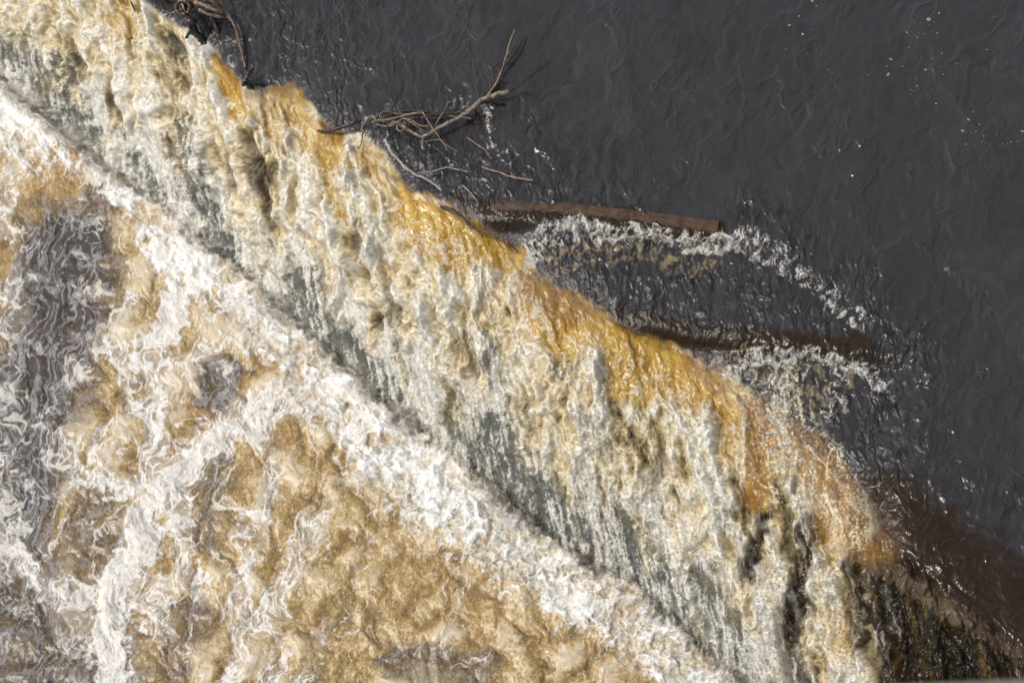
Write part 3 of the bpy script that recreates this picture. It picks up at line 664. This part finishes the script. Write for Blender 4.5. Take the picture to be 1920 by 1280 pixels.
limb('twig', [(922, 440, .17), (932, 452, .14), (941, 463, .10)], (1.6, .8), BROWN, o)
limb('twig', [(909, 434, .18), (920, 431, .20), (928, 438, .2), (946, 443, .2)], (1.6, .8), DARK, o)
limb('twig', [(881, 424, .18), (883, 434, .16)], (1.8, .8), DARK, o)
base_level = 0
o = limb('floating_twig', [(1834, 697, .01), (1846, 700, .02), (1857, 706, .01)], (1.4, .9), DARK)
tag(o, 'tiny dark twig afloat on the smooth grey water at far right', 'twig')

_rt = random.Random(5)
tg = limb('twig_tangle', [(698, 224, .04), (716, 222, .05), (738, 214, .07), (770, 208, .08), (806, 210, .08)], (3.0, 2.2), DARK)
tag(tg, 'mat of fine wet dark twigs snarled beneath the tan branches of the snag', 'twigs', BR)
for _k in range(26):
    x0 = _rt.uniform(695, 905); y0 = 228 - (x0 - 690) * .12 + _rt.uniform(-10, 14); a_ = _rt.uniform(-.9, .5) if _k % 3 else _rt.uniform(1, 2.4); l_ = _rt.uniform(14, 40)
    z0 = _rt.uniform(.0, .12)
    limb('twig', [(x0, y0, z0), (x0 + l_ * .4 * math.cos(a_), y0 + l_ * .4 * math.sin(a_) + _rt.uniform(-2, 2), z0 + .05), (x0 + l_ * math.cos(a_), y0 + l_ * math.sin(a_), z0 + _rt.uniform(-.04, .08))],
         (_rt.uniform(1.1, 1.9), .5), [DARK, BROWN, TAN][_k % 3], tg, sides=6)
tg = limb('twig_tangle', [(916, 176, .05), (924, 160, .08), (932, 146, .08), (940, 132, .06)], (2.4, 1.6), DARK)
tag(tg, 'small dark twig clump at the foot of the tall tan stick', 'twigs', BR)
for _k in range(12):
    x0 = _rt.uniform(912, 938); y0 = 182 - (x0 - 912) * 1.5 + _rt.uniform(-5, 5); a_ = _rt.uniform(-1.9, .3); l_ = _rt.uniform(8, 22)
    limb('twig', [(x0, y0, .05), (x0 + l_ * .5 * math.cos(a_), y0 + l_ * .5 * math.sin(a_), .1), (x0 + l_ * math.cos(a_), y0 + l_ * math.sin(a_), .08)], (1.2, .5), [DARK, BROWN][_k % 2], tg, sides=6)

# the big log stranded at the top of the crest
def jag_end(x, y, z, r, n, mat, parent, name='root'):
    pass
log = limb('stranded_log', [(428, 34, .10), (410, 22, .20), (385, 10, .28), (350, -4, .30), (300, -24, .28), (240, -50, .2)], (11, 20), BROWN, sides=14)
tag(log, 'big split brown log stranded on the crest at the top edge', 'log')
limb('splinter', [(420, 26, .22), (395, 16, .36), (365, 4, .42)], (2.5, 5), TAN, log)
limb('splinter', [(424, 34, .12), (400, 29, .26), (372, 20, .36)], (3, 4.5), PALE, log)
limb('splinter', [(415, 16, .22), (390, 4, .40), (362, -6, .44)], (2, 4), DARK, log)
kn = [P(343 + 13 * math.cos(a), 15 + 12 * math.sin(a), .36 + .02 * math.sin(3 * a)) for a in np.linspace(0, 2 * math.pi, 11)]
mesh_obj('knot_ring', [tube_mesh(kn, [.026] * 11, 77)], BROWN, log)
limb('knot_hollow', [(343, 15, .33), (345, 19, .28), (348, 26, .1)], (11, 8), DARK, log, sides=12)
limb('knot_core', [(341, 8, .38), (344, 16, .36), (348, 24, .3)], (3.2, 1.4), GREYW, log)
limb('root', [(306, 22, .2), (315, 22, .22), (324, 17, .24)], (1.6, 2.4), DARK, log)
limb('root', [(356, 38, .22), (362, 54, .05), (372, 70, -.08), (382, 82, -.16)], (10, 7), DARK, log, sides=12)
limb('root', [(370, 30, .2), (383, 44, .05), (392, 60, -.10), (394, 72, -.2)], (6, 3), DARK, log)
limb('root', [(358, 56, .12), (353, 64, .10), (350, 71, .06)], (2, 3.6), DARK, log)
limb('root', [(395, 30, .12), (404, 50, -.02), (410, 74, -.15), (413, 92, -.3)], (7, 5), DARK, log)
o = limb('long_root', [(405, -40, .18), (414, 0, .18), (422, 22, .16), (434, 38, .14), (441, 52, .10), (449, 80, .04), (456, 108, -.02), (461, 128, -.10)], (3.0, 3.6), BROWN)
tag(o, 'long thin brown root trailing down the crest right of the log', 'root')
limb('rootlet', [(434, 38, .14), (444, 44, .10), (452, 62, .05), (456, 80, .0)], (2.2, 1.4), DARK, o)
o = limb('crest_snag', [(474, 128, .05), (466, 138, .06), (462, 150, .0), (458, 158, -.08)], (4, 7), DARK)
tag(o, 'black waterlogged stub caught on the crest between two amber chutes', 'stub')
limb('rootlet', [(464, 146, .02), (478, 152, -.03), (494, 158, -.10)], (5, 3), DARK, o)
o = limb('hanging_twig', [(245, 4, -.1), (252, 18, -.22), (254, 28, -.34), (261, 40, -.48)], (2.2, 1.5), DARK)
tag(o, 'dark twig hanging in the froth below the top left edge', 'twig')

# the two soaked timbers
def timber(name, path, zs, wid, thick, seed, label):
    rnd = random.Random(seed)
    n = 26; pts = []
    for i in range(n):
        t = i / (n - 1) * (len(path) - 1); k = min(int(t), len(path) - 2); fr = t - k
        x = path[k][0] + (path[k + 1][0] - path[k][0]) * fr; y = path[k][1] + (path[k + 1][1] - path[k][1]) * fr
        pts.append(P(x, y, zs[k] + (zs[k + 1] - zs[k]) * fr))
    vs, fs = [], []
    for i, p in enumerate(pts):
        d = pts[min(i + 1, n - 1)] - pts[max(i - 1, 0)]; d.z = 0; d.normalize()
        sd = Vector((d.y, -d.x, 0))                                # towards the camera side
        ring = [(-.52, -.03), (-.36, .010), (0, .026), (.32, .014), (.47, -.03), (.52, -.4 * thick), (.46, -thick), (-.5, -thick)]
        for (a, b) in ring:
            vs.append(p + sd * a * wid + Vector((0, 0, b + rnd.uniform(-.003, .003))) + sd * rnd.uniform(-.004, .004))
    m_ = 8
    for i in range(n - 1):
        for k in range(m_):
            k2 = (k + 1) % m_
            fs.append((i * m_ + k, i * m_ + k2, (i + 1) * m_ + k2, (i + 1) * m_ + k))
    fs.append(tuple(range(m_))); fs.append(tuple(reversed(range((n - 1) * m_, n * m_))))
    o = mesh_obj(name, [(vs, fs)], TIMBER, smooth=False); tag(o, label, 'timber', 'soaked timbers lying on the weir')
    return o
timber('soaked_timber', [(930, 384), (1060, 390), (1200, 405), (1347, 424)], [-.10, -.018, .006, .022], .235, .30, 3, 'long brown timber with a blunt end showing through the upper water')
timber('soaked_timber', [(1250, 610), (1400, 628), (1520, 640), (1655, 652)], [-.50, -.26, -.085, -.03], .20, .30, 5, 'dark drowned timber nearer the bottom, mostly under rippled water')

# foam flecks adrift on the upper river
FO, fnt2, fb2 = new_mat('floating_foam'); fb2.inputs['Base Color'].default_value = (.62, .63, .66, 1); fb2.inputs['Roughness'].default_value = .5
fn = fnt2.nodes.new('ShaderNodeTexVoronoi'); fn.inputs['Scale'].default_value = 90
ftc = fnt2.nodes.new('ShaderNodeTexCoord'); fnt2.links.new(ftc.outputs['Object'], fn.inputs['Vector'])
fbp = fnt2.nodes.new('ShaderNodeBump'); fbp.inputs['Distance'].default_value = .006; fnt2.links.new(fn.outputs['Distance'], fbp.inputs['Height']); fnt2.links.new(fbp.outputs[0], fb2.inputs['Normal'])
def fleck_mesh(kind, seed):
    """a low raft of bubbles: small domes crowded together; larger rafts are open in the middle"""
    rnd = random.Random(seed); parts = []
    n = {0: 3, 1: 9, 2: 20}[kind]
    for i in range(n):
        if kind == 2:
            a = rnd.uniform(0, 6.28); rr = rnd.uniform(.26, .44); cx, cy = rr * math.cos(a) * .75, rr * math.sin(a) * 1.15; r = rnd.uniform(.07, .16)
        elif kind == 1:
            a = rnd.uniform(0, 6.28); rr = rnd.uniform(0, .3); cx, cy = rr * math.cos(a), rr * math.sin(a); r = rnd.uniform(.12, .22)
        else:
            cx, cy, r = rnd.uniform(-.15, .15), rnd.uniform(-.15, .15), rnd.uniform(.25, .4)
        vs, fs = [], []
        for j in range(4):
            th = math.pi / 2 * j / 3.5
            for k in range(8):
                vs.append((cx + r * math.cos(th) * math.cos(k * math.pi / 4), cy + r * math.cos(th) * math.sin(k * math.pi / 4), r * .7 * math.sin(th)))
        vs.append((cx, cy, r * .7))
        for j in range(3):
            for k in range(8): fs.append((j * 8 + k, j * 8 + (k + 1) % 8, (j + 1) * 8 + (k + 1) % 8, (j + 1) * 8 + k))
        for k in range(8): fs.append((24 + k, 24 + (k + 1) % 8, 32))
        parts.append((vs, fs))
    return parts
FL = [(570, 5, 14), (590, 30, 8), (508, 78, 9), (460, 122, 12), (525, 165, 12), (556, 193, 5), (585, 215, 4), (445, 235, 4), (545, 258, 4), (1130, 92, 20), (1180, 65, 11), (1025, 157, 9),
      (1076, 180, 7), (1108, 165, 6), (1145, 155, 5), (1170, 160, 8), (1035, 230, 5), (948, 285, 13), (928, 318, 5), (1003, 318, 7), (935, 357, 17), (837, 360, 7), (810, 373, 3),
      (1110, 335, 15), (1147, 282, 6), (1192, 258, 8), (1178, 322, 4), (1200, 356, 7), (1148, 347, 3), (1178, 284, 4), (1066, 376, 4), (1073, 413, 10), (1043, 433, 5), (1060, 436, 4),
      (1145, 426, 4), (1305, 375, 3), (1408, 240, 9), (1262, 306, 5), (1165, 498, 10), (1212, 494, 7), (1343, 538, 7), (1320, 574, 12), (1373, 597, 9), (1292, 628, 13), (1335, 638, 5),
      (1357, 632, 4), (1393, 653, 7), (1308, 692, 6), (1354, 693, 3), (1386, 683, 4), (1415, 693, 3), (1455, 648, 3), (1484, 691, 6), (1508, 688, 3), (1525, 680, 5), (1554, 680, 4),
      (1580, 630, 12), (1502, 301, 3), (610, 262, 3), (630, 258, 3), (590, 240, 3), (602, 250, 2), (575, 268, 3), (530, 240, 3), (470, 60, 3), (480, 118, 3), (565, 142, 4), (1045, 455, 3), (1082, 160, 3),
      (1090, 270, 3), (1155, 105, 4), (1130, 120, 3), (1230, 350, 3), (1210, 300, 3), (700, 300, 3), (648, 336, 3), (665, 350, 3), (1286, 640, 3), (1400, 690, 3)]
proto = {}
special = {(1130, 92): 'largest ring of foam afloat near the top right', (935, 357): 'open white foam ring lowest of the middle drift', (1580, 630): 'foam patch touching the right edge of the picture',
           (570, 5): 'foam patch cut by the top edge of the picture', (1408, 240): 'lone round foam patch right of the main drift', (1110, 335): 'drop shaped foam raft in the middle of the right hand drift',
           (948, 285): 'oval foam raft just above the open ring', (525, 165): 'foam raft lowest of the three larger ones in the left drift'}
for i, (x, y, d) in enumerate(FL):
    kd = 2 if d >= 12 else 1 if d >= 6 else 0
    key = (kd, i % 3)
    if key not in proto:
        o = mesh_obj('foam_fleck', fleck_mesh(kd, 5 + kd * 3 + i % 3), FO); proto[key] = o
    else:
        o = proto[key].copy(); coll.objects.link(o)
    px, py = 1300 + x * .3907, y * .3907
    o.location = PS(px, py, .001); sc = d * .3907 * 1.15 / 140; o.scale = (sc, sc, min(sc, .05) * .6); o.rotation_euler = (0, 0, i * 1.7)
    size = {0: 'tiny', 1: 'small', 2: 'open'}[kd]
    tag(o, special.get((x, y), {0: 'tiny white foam dot adrift on the dark river at top right', 1: 'small round white foam patch adrift among dots at top right',
        2: 'larger open foam raft adrift at the top right'}[kd]), 'foam', 'foam flecks adrift on the upper river')

# the footbridge the picture is taken from
def stone_material():
    mt, nt, bs = new_mat('parapet_concrete')
    nn = nt.nodes.new; L = nt.links.new
    tc = nn('ShaderNodeTexCoord'); n1 = nn('ShaderNodeTexNoise'); n1.inputs['Scale'].default_value = 8; n1.inputs['Detail'].default_value = 8
    L(tc.outputs['Object'], n1.inputs['Vector'])
    cr = nn('ShaderNodeValToRGB'); cr.color_ramp.elements[0].color = (.13, .11, .095, 1); cr.color_ramp.elements[1].color = (.30, .26, .225, 1)
    L(n1.outputs['Fac'], cr.inputs['Fac']); L(cr.outputs[0], bs.inputs['Base Color']); bs.inputs['Roughness'].default_value = .9
    return mt
STONE = stone_material()
def ray(px, py):
    d = fwd * FPX + rt * (px - 960) - up * (py - 640); return Vector(d / np.linalg.norm(d))
zt = CAM_H - .95
def onz(px, py, z):
    r = ray(px, py); return Vector(CAM) + r * ((z - CAM_H) / r.z)
A, B_ = onz(1470, 1283, zt), onz(1920, 1262, zt)
dr = (B_ - A).normalized(); nr = Vector((-dr.y, dr.x, 0))
if nr.y > 0: nr = -nr                                                # towards the photographer's side
A0 = A - dr * 14; A1 = A + dr * 14
def slab(p0, p1, n, w0, w1, z0, z1, seg=40, bev=.012):
    vs, fs = [], []
    prof = [(w0, z0), (w0, z1 - bev), (w0 + bev, z1), (w1 - bev, z1), (w1, z1 - bev), (w1, z0)]
    for i in range(seg + 1):
        c = p0.lerp(p1, i / seg)
        for (w_, z_) in prof: vs.append(Vector((c.x + n.x * w_, c.y + n.y * w_, z_)))
    k_ = len(prof)
    for i in range(seg):
        for k in range(k_):
            k2 = (k + 1) % k_; fs.append((i * k_ + k, i * k_ + k2, (i + 1) * k_ + k2, (i + 1) * k_ + k))
    fs.append(tuple(range(k_))); fs.append(tuple(range(seg * k_, (seg + 1) * k_)))
    return vs, fs
br = bpy.data.objects.new('footbridge', None); coll.objects.link(br); br.location = (A.x, A.y, 0)
tag(br, 'blurred pale edge of a bridge parapet in the bottom right corner', 'bridge')
def bpart(name, *a):
    o = mesh_obj(name, [slab(*a)], STONE, smooth=False); o.parent = br; o.matrix_parent_inverse = Matrix.Translation(-br.location); return o
bpart('coping', A0, A1, nr, 0, .34, zt - .10, zt)
bpart('parapet_wall', A0, A1, nr, .04, .30, zt - .98, zt - .103)
bpart('deck', A0, A1, nr, .02, 3.2, zt - 1.35, zt - .983)
